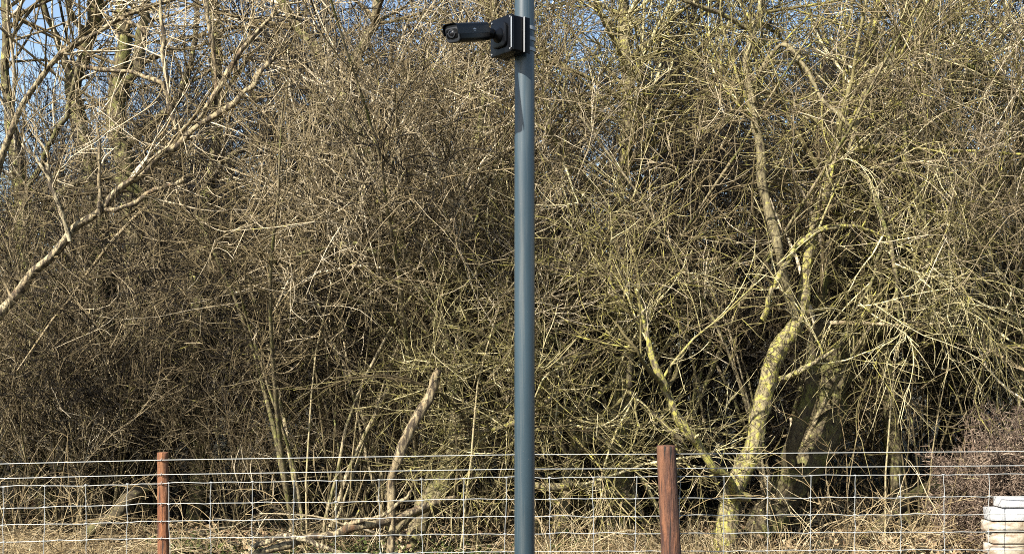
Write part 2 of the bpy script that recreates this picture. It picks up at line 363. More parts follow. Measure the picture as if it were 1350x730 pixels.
# leaning pale bough at the left
tree('leaning_tree', 'pale peeling bough leaning right across the left trees, forked at its tip',
     [(-110, 560, 9.7, 9), (-50, 475, 9.5, 8), (0, 415, 9.3, 6.8), (40, 362, 9.25, 5.5), (70, 338, 9.2, 5), (100, 300, 9.2, 5), (132, 279, 9.15, 4.4), (160, 246, 9.15, 4.6), (190, 228, 9.15, 4), (214, 200, 9.15, 5), (238, 190, 9.15, 4), (262, 158, 9.15, 3.6), (290, 112, 9.15, 3.4), (322, 62, 9.2, 3), (362, 18, 9.25, 1.8)],
     [[(236, 190, 9.15, 3.6), (285, 152, 9.1, 3.4), (320, 126, 9.05, 3), (337, 106, 9.05, 3.2), (352, 85, 9.05, 2.8), (376, 66, 9.05, 2)],
      [(134, 279, 9.15, 3.2), (165, 272, 9.1, 3), (205, 254, 9.05, 2.8), (242, 237, 9, 2.2)],
      [(92, 318, 9.15, 3), (75, 262, 9.05, 3), (55, 220, 9, 2.5), (30, 190, 9, 2)],
      [(90, 315, 9.15, 2.5), (70, 250, 9.2, 2.5), (62, 215, 9.2, 2)],
      [(130, 285, 9.1, 2.6), (131, 230, 9.1, 2.4), (128, 160, 9.1, 2)],
      [(222, 150, 9.1, 2.6), (218, 80, 9.1, 2.6), (212, 20, 9.1, 2.4), (210, -40, 9.1, 2)],
      [(286, 150, 9.2, 2.6), (283, 90, 9.2, 3), (278, 40, 9.2, 3), (268, -10, 9.2, 3), (255, -60, 9.2, 2)]],
     mat=M_pale, tmat=M_twig, tone=0.5, lich=0.45, dens=0.4, ctone=(0.25, 0.75, 0.3), big=(0.4, 1.0))
# four mossy trunks against the sky at the upper left
G_BACK = 'mossy trunks standing against the sky'
tree('mossy_tree', 'slim mossy trunk with no fork, leftmost of the trunks against the blue sky',
     [(60, 690, 12.5, 10), (50, 560, 12.5, 9), (38, 420, 12.5, 8), (32, 300, 12.6, 8), (20, 200, 12.7, 7.5), (8, 110, 12.8, 7), (6, 20, 12.9, 6), (4, -120, 13, 5), (0, -320, 13, 2)],
     [[(30, 270, 12.6, 4), (60, 200, 12.4, 3.5), (85, 150, 12.3, 3), (110, 60, 12.2, 2.5)]], tone=0.35, lich=0.5, dens=0.5, group=G_BACK, up=0.4)
tree('mossy_tree', 'thick mossy trunk bent to the right where it meets the blue sky',
     [(150, 690, 13.5, 14), (145, 520, 13.5, 13), (138, 380, 13.5, 12), (128, 260, 13.5, 11), (108, 170, 13.5, 11), (98, 120, 13.5, 10), (112, 70, 13.5, 9), (124, 10, 13.5, 9), (130, -100, 13.5, 7), (150, -320, 13.5, 3)],
     [[(104, 140, 13.5, 5), (82, 80, 13.4, 4.5), (70, 40, 13.3, 4), (40, -30, 13.2, 3)],
      [(118, 60, 13.5, 5), (95, 10, 13.3, 4), (85, -60, 13.2, 3)]], tone=0.3, lich=0.45, dens=0.5, group=G_BACK, up=0.4)
tree('mossy_tree', 'mossy trunk dividing into two upright stems against the blue sky',
     [(205, 690, 13, 15), (195, 520, 13, 14), (182, 380, 13, 13), (172, 260, 13, 12), (158, 170, 13, 11), (156, 110, 13, 9), (164, 50, 13, 8), (158, 0, 13, 7), (150, -120, 13, 6), (145, -320, 13, 2.5)],
     [[(158, 130, 13, 8), (176, 90, 12.9, 7.5), (186, 40, 12.9, 7), (196, -10, 12.9, 6), (205, -120, 12.9, 5), (210, -300, 13, 2)],
      [(168, 190, 13, 6), (205, 160, 12.7, 5.5), (235, 128, 12.5, 5), (255, 60, 12.4, 4), (262, -40, 12.4, 3)]], tone=0.35, lich=0.5, dens=0.5, group=G_BACK, up=0.4)
tree('mossy_tree', 'mossy tree with a long level bough beneath the gaps of sky',
     [(255, 700, 12, 11), (262, 560, 12, 10), (258, 420, 12, 9), (268, 300, 12.1, 8), (285, 190, 12.2, 7), (288, 90, 12.3, 6), (282, 0, 12.4, 5.5), (285, -140, 12.5, 4), (290, -300, 12.6, 2)],
     [[(262, 330, 12.1, 6), (215, 290, 11.8, 6), (170, 240, 11.6, 6), (120, 235, 11.5, 5), (70, 260, 11.4, 4)],
      [(280, 220, 12.2, 5), (330, 195, 11.9, 4.5), (390, 195, 11.7, 4), (450, 205, 11.6, 3), (520, 190, 11.6, 2)]], tone=0.35, lich=0.5, dens=0.5, group=G_BACK, up=0.35)
tree('arching_tree', 'long pale arching stem rising to the right beneath the blue sky gaps',
     [(-60, 640, 10.4, 6), (-40, 420, 10.3, 5), (-10, 250, 10.2, 4.2), (30, 140, 10.1, 3.6), (78, 76, 10, 3.4), (130, 42, 10, 3.2), (165, 22, 10, 3), (205, 8, 10, 2.6), (260, -12, 10, 2)],
     [[(160, 25, 10, 2.5), (180, 34, 9.9, 2.2), (196, 46, 9.9, 2)],
      [(85, 82, 10, 2.5), (120, 88, 9.8, 2.5), (180, 98, 9.7, 2.5), (205, 105, 9.6, 3), (222, 128, 9.6, 3), (232, 170, 9.6, 2)]],
     mat=M_pale, tone=0.5, lich=0.4, dens=0.35)
# drooping tree at the right edge
tree('weeping_tree', 'bare tree with drooping pale twigs beside the dark leaning trunk',
     [(1190, 720, 11.3, 10), (1180, 600, 11.2, 9), (1165, 480, 11, 8), (1150, 360, 10.8, 7), (1140, 260, 10.6, 6), (1150, 170, 10.5, 5.5), (1175, 90, 10.5, 5), (1195, 10, 10.5, 4), (1210, -150, 10.6, 2)],
     [[(1145, 290, 10.6, 4), (1120, 240, 10.1, 3.5), (1140, 225, 9.7, 3), (1165, 290, 9.4, 3), (1180, 360, 9.3, 2.5), (1185, 430, 9.3, 1.5)],
      [(1150, 180, 10.5, 4), (1190, 140, 10, 3.5), (1195, 200, 9.6, 2.6), (1215, 270, 9.5, 2), (1225, 330, 9.5, 1.5)],
      [(1160, 150, 10.5, 4), (1240, 90, 10.2, 4), (1300, 95, 9.9, 3.5), (1345, 130, 9.8, 3), (1400, 200, 9.8, 2)],
      [(1148, 340, 10.7, 4), (1165, 310, 9.9, 3), (1156, 340, 9.5, 2.5), (1145, 380, 9.4, 2), (1120, 420, 9.3, 1.4)]],
     mat=M_bark, tmat=M_lichtwig, tone=0.6, lich=0.5, dens=0.75, up=-0.2, droop=0.4)
tree('spreading_tree', 'spreading bare tree with level mossy boughs reaching in beside the stone slabs',
     [(1440, 720, 11.2, 20), (1430, 600, 11.2, 18), (1425, 450, 11.2, 15), (1415, 300, 11.2, 12), (1400, 150, 11.2, 10), (1395, 0, 11.3, 7), (1390, -200, 11.4, 3)],
     [[(1420, 360, 11.2, 8), (1360, 330, 10.9, 7), (1300, 320, 10.6, 6), (1240, 335, 10.4, 5), (1200, 350, 10.3, 3)],
      [(1410, 250, 11.2, 7), (1350, 230, 10.8, 6), (1290, 240, 10.5, 5), (1230, 225, 10.4, 3)],
      [(1400, 140, 11.2, 7), (1340, 130, 10.9, 5), (1290, 80, 10.6, 4), (1240, 50, 10.5, 3)],
      [(1425, 470, 11.2, 8), (1370, 430, 10.8, 6), (1310, 420, 10.5, 5), (1260, 400, 10.4, 4)]],
     mat=M_lichbark, tmat=M_lichtwig, tone=0.4, lich=0.5, dens=0.9)

# dead broken stem and fallen log
tree('broken_stem', 'pale broken dead stem leaning right, its top snapped off',
     [(512, 745, 9.1, 6), (516, 660, 9.1, 5.5), (513, 628, 9.1, 5.5), (530, 595, 9.1, 6.5), (554, 543, 9.15, 7), (570, 508, 9.2, 7), (579, 486, 9.2, 5)],
     mat=M_pale, tone=0.42, lich=0.2, crown=False, cat='dead stem', side=12)
tree('fallen_log', 'long pale fallen log lying low behind the wire fence',
     [(300, 742, 8.9, 5), (360, 724, 8.9, 5), (400, 710, 8.95, 5.5), (440, 704, 9.0, 5.6), (470, 693, 9.0, 6), (520, 684, 9.1, 6), (560, 667, 9.25, 5), (600, 654, 9.45, 3)],
     [[(335, 722, 8.85, 3), (385, 706, 8.85, 3), (430, 722, 8.8, 3), (480, 738, 8.8, 2)],
      [(455, 690, 9.0, 2.5), (500, 680, 8.9, 2.5), (530, 660, 8.85, 2.2), (545, 645, 8.85, 1.6)]],
     mat=M_pale, tone=0.45, lich=0.3, crown=False, cat='log', side=12)
tree('fallen_log', 'dark mossy log half buried in litter near the stone slabs',
     [(1290, 610, 11.5, 9), (1230, 640, 11, 10), (1165, 690, 10.6, 10), (1120, 730, 10.4, 9)], mat=M_bark, tone=0.1, lich=0.3, crown=False, cat='log', side=12)
tree('mossy_log', 'green mossy log slanting among shrubs left of the slim post',
     [(105, 716, 10.3, 7), (128, 694, 10.4, 8), (150, 682, 10.5, 7), (172, 656, 10.6, 7.5), (200, 640, 10.8, 5)], mat=M_bark, tone=0.15, lich=0.2, crown=False, cat='log', side=12)

# ------------------------------------------------------------------ shrubs: prototypes and copies
def shrub_proto(name, nst, h, spread, dens, mat, smat, ctone, upright=0.5, bend=0.5, thick=0.013, t0=0.12, ls=1.0, an=(0.35, 1.1)):
    e = empty(name, (0, 0, 0))
    a = rng.uniform(0, 2 * math.pi, nst); rr = rng.uniform(0.02, 0.35, nst)
    s = np.stack([np.cos(a) * rr, np.sin(a) * rr, np.full(nst, -0.05)], -1)
    d = np.stack([np.cos(a) * spread, np.sin(a) * spread, np.ones(nst)], -1) + rng.normal(0, 0.12, (nst, 3))
    le = rng.uniform(0.6, 1.1, nst) * h
    r0 = rng.uniform(0.6, 1.2, nst) * thick
    A, RA = grow(s, d, le, r0, r0 * 0.25, 13, bend, 0.06, upright)
    tn = tones(nst, *ctone)
    t = Tubes(); t.add(A, RA, 5, tn); t.build('stems', smat, e)
    t = Tubes()
    s, d, pr, _ = spawn(A, RA, int(9 * dens), t0, 1.0, an)
    M = len(s); le = rng.uniform(0.4, 1.3, M) * ls; r0 = np.clip(pr * 0.6, 0.0048, 0.010)
    B, RB = grow(s, d, le, r0, r0 * 0.4, 8, 0.6, 0.07, 0.15)
    tb = 0.5 * np.repeat(tn, int(9 * dens)) + 0.5 * tones(M, *ctone); t.add(B, RB, 3, tb)
    k = int(6 * dens)
    s, d, pr, _ = spawn(B, RB, k, 0.1, 1.0, (an[0], an[1] * 1.15))
    M2 = len(s); le = rng.uniform(0.15, 0.6, M2) * ls; r0 = np.clip(pr * 0.7, 0.0036, 0.006)
    C, RC = grow(s, d, le, r0, r0 * 0.5, 6, 0.7, 0.08, 0.1)
    tc = 0.55 * np.repeat(tb, k) + 0.45 * tones(M2, *ctone); t.add(C, RC, 3, tc)
    s, d, pr, _ = spawn(C, RC, 2, 0.2, 1.0, (0.4, 1.2))
    M3 = len(s); le = rng.uniform(0.1, 0.35, M3); r0 = np.clip(pr * 0.8, 0.003, 0.004)
    D, RD = grow(s, d, le, r0, r0 * 0.6, 4, 1.0, 0.14, 0.1)
    t.add(D, RD, 3, np.repeat(tc, 2))
    t.build('twigs', mat, e)
    return e

KINDS = [
    ('coppiced_shrub', 'upright many-stemmed bare shrub in the thicket behind the fence', 'upright shrubs in the thicket',
     lambda: shrub_proto('coppiced_shrub', 20, 3.2, 0.2, 0.9, M_paletwig, M_stem, (0.1, 0.6, 0.16), 0.5, 0.4, 0.012, 0.1, 1.25, (0.2, 0.75))),
    ('tangled_shrub', 'tangled bare shrub of arching twigs in the thicket behind the fence', 'tangled shrubs in the thicket',
     lambda: shrub_proto('tangled_shrub', 14, 3.0, 0.55, 1.15, M_twig, M_stem, (0.1, 0.6, 0.16), 0.0, 1.0)),
    ('lichen_shrub', 'bushy bare shrub with yellowish lichen-speckled twigs in the thicket', 'lichen speckled shrubs in the thicket',
     lambda: shrub_proto('lichen_shrub', 12, 3.8, 0.4, 1.2, M_lichtwig, M_lichbark, (0.1, 0.6, 0.14), 0.2, 0.8, 0.016)),
    ('shade_dark_shrub', 'bare shrub deep in the thicket, shade painted into its bark', 'shade-painted shrubs deep in the thicket',
     lambda: shrub_proto('shade_dark_shrub', 14, 3.6, 0.4, 1.3, M_shade_twig, M_shade_twig, (0.0, 0.6, 0.05), 0.2, 0.8, 0.016)),  # back-row shrub, bark painted dark in place of self-shadow
    ('overhanging_shrub', 'tall bare shrub arching out over the front of the thicket', 'tall arching shrubs',
     lambda: shrub_proto('overhanging_shrub', 7, 4.8, 0.3, 1.35, M_twig, M_bark, (0.1, 0.6, 0.18), 0.15, 0.85, 0.028, 0.5)),
    ('whippy_shrub', 'tall pale-twigged whippy shrub at the front of the thicket', 'pale whippy shrubs at the front',
     lambda: shrub_proto('whippy_shrub', 9, 4.4, 0.12, 1.0, M_paletwig, M_stem, (0.25, 0.75, 0.25), 0.25, 0.4, 0.010, 0.55, 1.5, (0.25, 0.85))),
]
protos = []
for nm, lb, gr, fn in KINDS:
    e = fn(); tag(e, lb, 'shrub', gr); protos.append([e, False])

def place_shrub(kind, px, d, s, sz=None):
    x = (px - 675) / F * d
    e, used = protos[kind]
    o = copy_tree(e) if used else e
    protos[kind][1] = True
    o.location = (x, d, float(gz(x, d)) - 0.03); o.rotation_euler = (0, 0, rng.uniform(0, 6.28))
    o.scale = (s, s, sz or s)
    return o

LAND = [(215, 'the slim post'), (400, 'the fallen log'), (545, 'the broken dead stem'), (691, 'the pole'), (880, 'the thick post'), (1000, 'the yellow lichen tree'), (1150, 'the dark leaning trunk'), (1320, 'the stone slabs')]
def near(px):
    l = min(LAND, key=lambda q: abs(q[0] - px)); dx = px - l[0]
    if dx < -250: return 'well beyond ' + l[1]
    if dx < -150: return 'some way left of ' + l[1]
    return ('behind ' if abs(dx) < 25 else 'just left of ' if dx < 0 else 'just right of ') + l[1]
RANK = ('foremost', 'second rank', None, None, None, 'in front')
WORD = ('upright many-stemmed bare shrub', 'tangled bare shrub of arching twigs', 'lichen-speckled bushy bare shrub', 'bare shrub with shade painted into its bark', 'tall arching bare shrub', 'pale-twigged whippy shrub')
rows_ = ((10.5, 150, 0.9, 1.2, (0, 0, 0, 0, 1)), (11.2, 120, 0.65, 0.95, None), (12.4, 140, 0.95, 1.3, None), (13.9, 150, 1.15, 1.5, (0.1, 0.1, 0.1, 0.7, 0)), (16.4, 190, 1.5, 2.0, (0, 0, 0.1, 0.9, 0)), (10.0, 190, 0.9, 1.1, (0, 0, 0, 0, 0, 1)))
for ri, (d, step, s0, s1, pp) in enumerate(rows_):
    for px in np.arange(-170, 1540, step):
        kx = px + rng.uniform(-50, 50); dd = d + rng.uniform(-0.3, 0.4)
        s = rng.uniform(s0, s1)
        if ri == 5 and 770 < kx < 1120: continue
        if ri == 0 and kx < 380 or ri == 5 and kx < 400: continue
        if ri < 3 and 1010 < kx < 1400: s *= 0.0 if (ri == 1 or kx > 1180 and ri == 0) else 1
        if s == 0: continue
        if kx < 330 and ri != 1: s *= 0.82
        if kx < 660 and ri == 1: s *= 1.15
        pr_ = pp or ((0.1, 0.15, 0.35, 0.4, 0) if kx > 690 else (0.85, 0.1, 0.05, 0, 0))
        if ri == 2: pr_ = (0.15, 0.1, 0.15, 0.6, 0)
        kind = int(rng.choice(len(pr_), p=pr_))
        o = place_shrub(kind, kx, dd, s, s * rng.uniform(0.9, 1.15))
        if RANK[ri]: o['label'] = '%s, %s, %s' % (WORD[kind], RANK[ri], near(kx))
        else: o['label'] = KINDS[kind][1]

# far trees that close the view
def far_proto(name, h, ctone):
    e = empty(name, (0, 0, 0))
    n = 12; z = np.linspace(0, h, n); c = np.stack([rng.normal(0, 0.12, n).cumsum(), rng.normal(0, 0.12, n).cumsum(), z], -1); c[0] = (0, 0, -0.1)
    r = np.linspace(0.14, 0.03, n)
    cs = spline(np.column_stack([c, r]), 24)
    t = Tubes(); t.add(cs[None, :, :3], cs[None, :, 3], 9, 0.35, 0.4, 0.06); t.build('trunk', M_bark, e)
    t = Tubes()
    s, d, pr, tt = spawn(cs[None, :, :3], cs[None, :, 3], 42, 0.08, 1.0, (0.5, 1.2))
    M = len(s); le = rng.uniform(1.6, 3.6, M) * (1.15 - 0.5 * tt); r0 = np.clip(pr * 0.5, 0.014, 0.05)
    A, RA = grow(s, d, le, r0, r0 * 0.25, 11, 0.9, 0.1, 0.5); tn = rng.uniform(*ctone, M); t.add(A, RA, 5, tn)
    s, d, pr, _ = spawn(A, RA, 14, 0.1, 1.0, (0.4, 1.2)); M2 = len(s); le = rng.uniform(0.5, 1.5, M2); r0 = np.clip(pr * 0.6, 0.006, 0.014)
    B, RB = grow(s, d, le, r0, r0 * 0.4, 7, 1.0, 0.13, 0.25); tb = np.repeat(tn, 14); t.add(B, RB, 3, tb)
    s, d, pr, _ = spawn(B, RB, 9, 0.1, 1.0, (0.4, 1.2)); M3 = len(s); le = rng.uniform(0.25, 0.9, M3); r0 = np.clip(pr * 0.7, 0.004, 0.007)
    C, RC = grow(s, d, le, r0, r0 * 0.5, 5, 1.0, 0.14, 0.15); t.add(C, RC, 3, np.repeat(tb, 9))
    t.build('crown', M_shade_twig, e)  # crown colour carries the shade inside the far wood
    tag(e, 'bare tree in the wood far behind the thicket', 'tree', 'bare trees of the wood behind')
    return e
fars = [[far_proto('woodland_tree', 8.5, (0.15, 0.7)), False], [far_proto('woodland_tree', 7.5, (0.15, 0.75)), False]]
for d, step in ((20, 230), (28, 170)):
    for i, px in enumerate(np.arange(-250, 1620, step)):
        kx = px + rng.uniform(-60, 60); dd = d + rng.uniform(-1.2, 1.2)
        if kx < 420 and rng.random() < 0.5: continue
        f = fars[rng.integers(2)]
        o = copy_tree(f[0]) if f[1] else f[0]; f[1] = True
        x = (kx - 675) / F * dd; o.location = (x, dd, float(gz(x, dd)) - 0.05)
        o.rotation_euler = (0, 0, rng.uniform(0, 6.28)); s = rng.uniform(0.85, 1.15)
        if kx < 400: s *= 0.8
        o.scale = (s, s, s)

for kx in np.arange(-260, 560, 75):
    f = fars[rng.integers(2)]; o = copy_tree(f[0]); kx = kx + rng.uniform(-25, 25); dd = 23 + rng.uniform(-1.5, 1.5); x = (kx - 675) / F * dd
    o.location = (x, dd, float(gz(x, dd)) - 0.05); o.rotation_euler = (0, 0, rng.uniform(0, 6.28)); s = rng.uniform(0.55, 0.68); o.scale = (s * 1.25, s * 1.25, s)
    o['label'] = 'low bare tree in the wood beneath the gaps of blue sky'; o['group'] = 'low bare trees beneath the sky gaps'

# purple-brown bush at the right
def bush():
    c = P(1338, 600, 9.6); base = np.array([c[0], c[1], float(gz(c[0], c[1]))])
    e = empty('twiggy_bush', base); tag(e, 'rounded purple-brown twiggy bush behind the stone slabs', 'bush')
    n = 110; a = rng.uniform(0, 6.28, n); el = rng.uniform(0.15, 1.5, n)
    d = np.stack([np.cos(a) * np.cos(el), np.sin(a) * np.cos(el), np.sin(el)], -1)
    s = rng.normal(0, 0.1, (n, 3)) * (1, 1, 0)
    le = rng.uniform(0.8, 1.0, n) / np.sqrt((np.cos(el) / 0.76) ** 2 + (np.sin(el) / 1.25) ** 2)
    A, RA = grow(s, d, le, np.full(n, 0.008), np.full(n, 0.003), 8, 0.3, 0.06, 0.1)
    t = Tubes(); t.add(A, RA, 4); t.build('stems', M_red, e)
    t = Tubes()
    s, d, pr, _ = spawn(A, RA, 14, 0.3, 1.0, (0.4, 1.2)); M = len(s)
    B, RB = grow(s, d, rng.uniform(0.08, 0.2, M), np.full(M, 0.0035), np.full(M, 0.0022), 5, 0.6, 0.12, 0.1); t.add(B, RB, 3)
    s, d, pr, _ = spawn(B, RB, 8, 0.1, 1.0, (0.4, 1.3)); M = len(s)
    C, RC = grow(s, d, rng.uniform(0.04, 0.11, M), np.full(M, 0.0028), np.full(M, 0.002), 4, 0.7, 0.2, 0.1); t.add(C, RC, 3)
    t.build('twigs', M_red, e)
bush()

# ------------------------------------------------------------------ undergrowth: dry grass, leaves, bramble canes
def dry_grass():
    n = 42000
    x = rng.uniform(-7, 7, n); y = 8.75 + rng.gamma(1.6, 1.0, n); keep = (y < 15); x, y = x[keep], y[keep]; n = len(x)
    cl = np.sin(x * 3.1 + 1) * np.sin(y * 2.3) + np.sin(x * 1.3 + y * 0.7)
    dens = np.where(x > 0, 0.38, np.where(x < -2.9, 0.3, -0.05))
    k = rng.random(n) < np.clip(dens + 0.3 * cl, 0.03, 1); x, y = x[k], y[k]; n = len(x)
    s = np.stack([x, y, gz(x, y) - 0.02], -1)
    a = rng.uniform(0, 6.28, n); tilt = rng.uniform(0.1, 1.1, n)
    d = np.stack([np.cos(a) * np.sin(tilt), np.sin(a) * np.sin(tilt), np.cos(tilt)], -1)
    le = rng.uniform(0.12, 0.42, n)
    A, RA = grow(s, d, le, np.full(n, 0.0028), np.full(n, 0.001), 4, 0.9, 0.12, -0.7, 8.4)
    t = Tubes(); t.add(A, RA, 3, rng.uniform(0.05, 0.95, n), 0)
    o = t.build('dry_grass', M_grass); tag(o, 'straw coloured dead grass along the foot of the thicket', 'grass', kind='stuff')
dry_grass()

def litter():
    n = 26000
    x = rng.uniform(-8, 8, n); y = 8.4 + rng.gamma(1.7, 1.5, n); z = gz(x, y) + rng.uniform(0.0, 0.06, n)
    a = rng.uniform(0, 6.28, n); s = rng.uniform(0.015, 0.04, n)
    u = np.stack([np.cos(a), np.sin(a), rng.normal(0, 0.5, n)], -1); v = np.stack([-np.sin(a), np.cos(a), rng.normal(0, 0.5, n)], -1)
    c = np.stack([x, y, z], -1); S = s[:, None]
    V = np.stack([c - u * S, c + v * S * 0.6 + (0, 0, 0.008), c + u * S, c - v * S * 0.6 + (0, 0, 0.008)], 1).reshape(-1, 3)
    Q = np.arange(4 * n).reshape(n, 4)
    o = link('leaf_litter', mesh_np('leaf_litter', V, Q, M_leaf, np.repeat(rng.random(n), 4), np.repeat(rng.random(n) * 0.6, 4)))
    tag(o, 'brown fallen leaves covering the soil under the thicket', 'leaf litter', kind='stuff')
litter()

def weeds():
    n = 9000; c0 = rng.integers(0, 7, n)
    cx = np.array([-2.1, -1.75, -1.3, -0.5, -0.2, -2.9, 0.5])[c0]; cy = np.array([9.9, 9.5, 9.7, 9.5, 9.3, 10.2, 9.9])[c0]
    x = cx + rng.normal(0, 0.2, n); y = cy + rng.normal(0, 0.16, n); h = np.abs(rng.normal(0, 0.07, n)); z = gz(x, y) + h
    a = rng.uniform(0, 6.28, n); s = rng.uniform(0.008, 0.022, n); S = s[:, None]
    u = np.stack([np.cos(a), np.sin(a), rng.normal(0, 0.5, n)], -1); v = np.stack([-np.sin(a), np.cos(a), rng.normal(0, 0.5, n)], -1)
    c = np.stack([x, y, z], -1)
    V = np.stack([c - u * S, c + v * S * 0.55, c + u * S, c - v * S * 0.55], 1).reshape(-1, 3)
    m = bark_mat('weed_leaf', [(0, (0.02, 0.028, 0.006)), (0.5, (0.05, 0.065, 0.013)), (1, (0.10, 0.115, 0.03))], lmin=0.9)
    o = link('ground_weeds', mesh_np('ground_weeds', V, np.arange(4 * n).reshape(n, 4), m, np.repeat(rng.random(n), 4), np.zeros(4 * n)))
    tag(o, 'low green moss and weeds around the fallen log', 'weeds', kind='stuff')
weeds()

def brambles():
    G = 'bramble clumps'
    for i, (px, d, n, h) in enumerate(((30, 9.3, 26, 1.0), (110, 9.5, 16, 1.0), (300, 10, 10, 0.8), (450, 9.9, 9, 0.8), (640, 9.6, 14, 0.8), (730, 9.4, 18, 0.9), (850, 9.3, 18, 0.9), (1010, 9.4, 18, 0.8), (1120, 9.6, 24, 1.1), (1210, 9.5, 24, 0.9), (1420, 9.4, 20, 0.9), (-90, 9.4, 24, 1.0))):
        x = (px - 675) / F * d; base = np.array([x, d, float(gz(x, d))])
        e = empty('bramble', base)
        tag(e, 'arching pale bramble clump ' + near(px), 'bramble', G)
        a = rng.uniform(0, 6.28, n); ti = rng.uniform(0.2, 1.0, n)
        dd = np.stack([np.cos(a) * np.sin(ti), np.sin(a) * np.sin(ti), np.cos(ti)], -1)
        s = base + np.stack([rng.normal(0, 0.3, n), rng.normal(0, 0.15, n), np.zeros(n)], -1)
        A, RA = grow(s, dd, rng.uniform(0.5, 1.5, n) * h, np.full(n, 0.0042), np.full(n, 0.002), 12, 1.0, 0.06, -1.1, 8.5)
        t = Tubes(); t.add(A, RA, 4, rng.uniform(0.4, 1.0, n), 0); t.build('canes', M_grass, e, base)
        s, d2, pr, _ = spawn(A, RA, 5, 0.2, 1, (0.4, 1.2)); M = len(s)
        B, RB = grow(s, d2, rng.uniform(0.1, 0.45, M), np.full(M, 0.0028), np.full(M, 0.0016), 6, 1.0, 0.12, -0.4, 8.45)
        t = Tubes(); t.add(B, RB, 3, rng.uniform(0.2, 1.0, M), 0); tag(t.build('side_shoots', M_grass, e, base), kind='stuff')
brambles()

# ------------------------------------------------------------------ stacked slabs
def slab_mat():
    m, nt, b = new_mat('weathered_stone')
    n = noise(nt, 6, 6, 0.7); n2 = noise(nt, 40, 5, 0.7); oi = N(nt, 'ShaderNodeObjectInfo')
    c = ramp(nt, [(0.35, (0.12, 0.085, 0.05)), (0.48, (0.3, 0.26, 0.19)), (0.62, (0.42, 0.39, 0.32))], n.outputs[0])
    st = ramp(nt, [(0.5, (0, 0, 0)), (0.66, (1, 1, 1))], noise(nt, 5, 5, 0.7, stretch=(1, 1, 3)).outputs[0])
    nt.links.new(mixc(nt, st.outputs[0], c.outputs[0], (0.15, 0.085, 0.045)), b.inputs['Base Color'])
    b.inputs['Roughness'].default_value = 0.9; bump(nt, b, n2.outputs[0], 0.5, 0.01)
    m2, nt, b = new_mat('white_limestone')
    n = noise(nt, 7, 6, 0.7); n2 = noise(nt, 30, 5, 0.7)
    c = ramp(nt, [(0.35, (0.14, 0.14, 0.14)), (0.5, (0.33, 0.33, 0.33)), (0.7, (0.44, 0.44, 0.44))], n.outputs[0])
    nt.links.new(c.outputs[0], b.inputs['Base Color']); b.inputs['Roughness'].default_value = 0.9; bump(nt, b, n2.outputs[0], 0.6, 0.012)
    return m, m2
M_slab, M_white = slab_mat()
from mathutils import noise as mnoise
def slab(label, x0, x1, y0, y1, z0, z1, mat, seed):
    bm = bmesh.new(); bmesh.ops.create_cube(bm, size=1.0)
    cx, cy = (x0 + x1) / 2, (y0 + y1) / 2
    for v in bm.verts: v.co = Vector((v.co.x * (x1 - x0), v.co.y * (y1 - y0), (v.co.z + 0.5) * (z1 - z0)))
    bmesh.ops.bevel(bm, geom=bm.edges[:], offset=0.006, segments=2, affect='EDGES', profile=0.6)
    bmesh.ops.subdivide_edges(bm, edges=[e for e in bm.edges if e.calc_length() > 0.1], cuts=10, use_grid_fill=True)
    for v in bm.verts:
        q = v.co * 9 + Vector((seed * 7.1, 0, 0)); q2 = v.co * 28 + Vector((seed * 3.3, 0, 0))
        dv = mnoise.noise_vector(q) * 0.004 + mnoise.noise_vector(q2) * 0.005
        f = 0.25 if (v.co.z < 0.008 or v.co.z > (z1 - z0) - 0.008) else 1.0
        v.co += Vector((dv.x, dv.y, dv.z * f * 0.5))
    me = bpy.data.meshes.new('stone_slab'); bm.to_mesh(me); bm.free()
    for p in me.polygons: p.use_smooth = True
    me.set_sharp_from_angle(angle=math.radians(28))
    me.materials.append(mat)
    o = link('stone_slab', me, None, (cx, cy, z0)); tag(o, label, 'slab', 'stacked stone slabs')
DS = 8.14
def sz(py): return EYE - (py - HORIZON) / F * DS
def sx(px): return (px - 675) / F * DS
rows = [(655, 668.4, 1313, 'short white stone slab on top of the stack behind the fence', M_white),
        (669, 686, 1298, 'white stone slab second from the top of the stack', M_white),
        (686.6, 701, 1300, 'cream stone slab third from the top of the stack', M_slab),
        (701.6, 716, 1299, 'cream stone slab fourth from the top of the stack', M_slab),
        (716.6, 731, 1301, 'cream stone slab fifth from the top of the stack', M_slab),
        (731.6, 746, 1300, 'cream stone slab sixth from the top of the stack', M_slab),
        (746.6, 761, 1298, 'cream stone slab seventh from the top of the stack', M_slab),
        (761.6, 781, 1299, 'cream stone slab at the bottom of the stack', M_slab)]
for i, (a, b_, xl, lb, m) in enumerate(rows):
    z0 = sz(b_); z1 = sz(a) - 0.006; xl += (0, 2, -3, 3, -2, 1, 2, 0)[i]
    if i == len(rows) - 1: z0 = float(gz(3.6, 8.3)) - 0.02
    xl += 7; slab(lb, sx(xl), sx(xl) + 0.92 - (0.1 if i == 0 else 0), DS, DS + 0.13 + 0.01 * (i % 3), z0, z1, m, i)

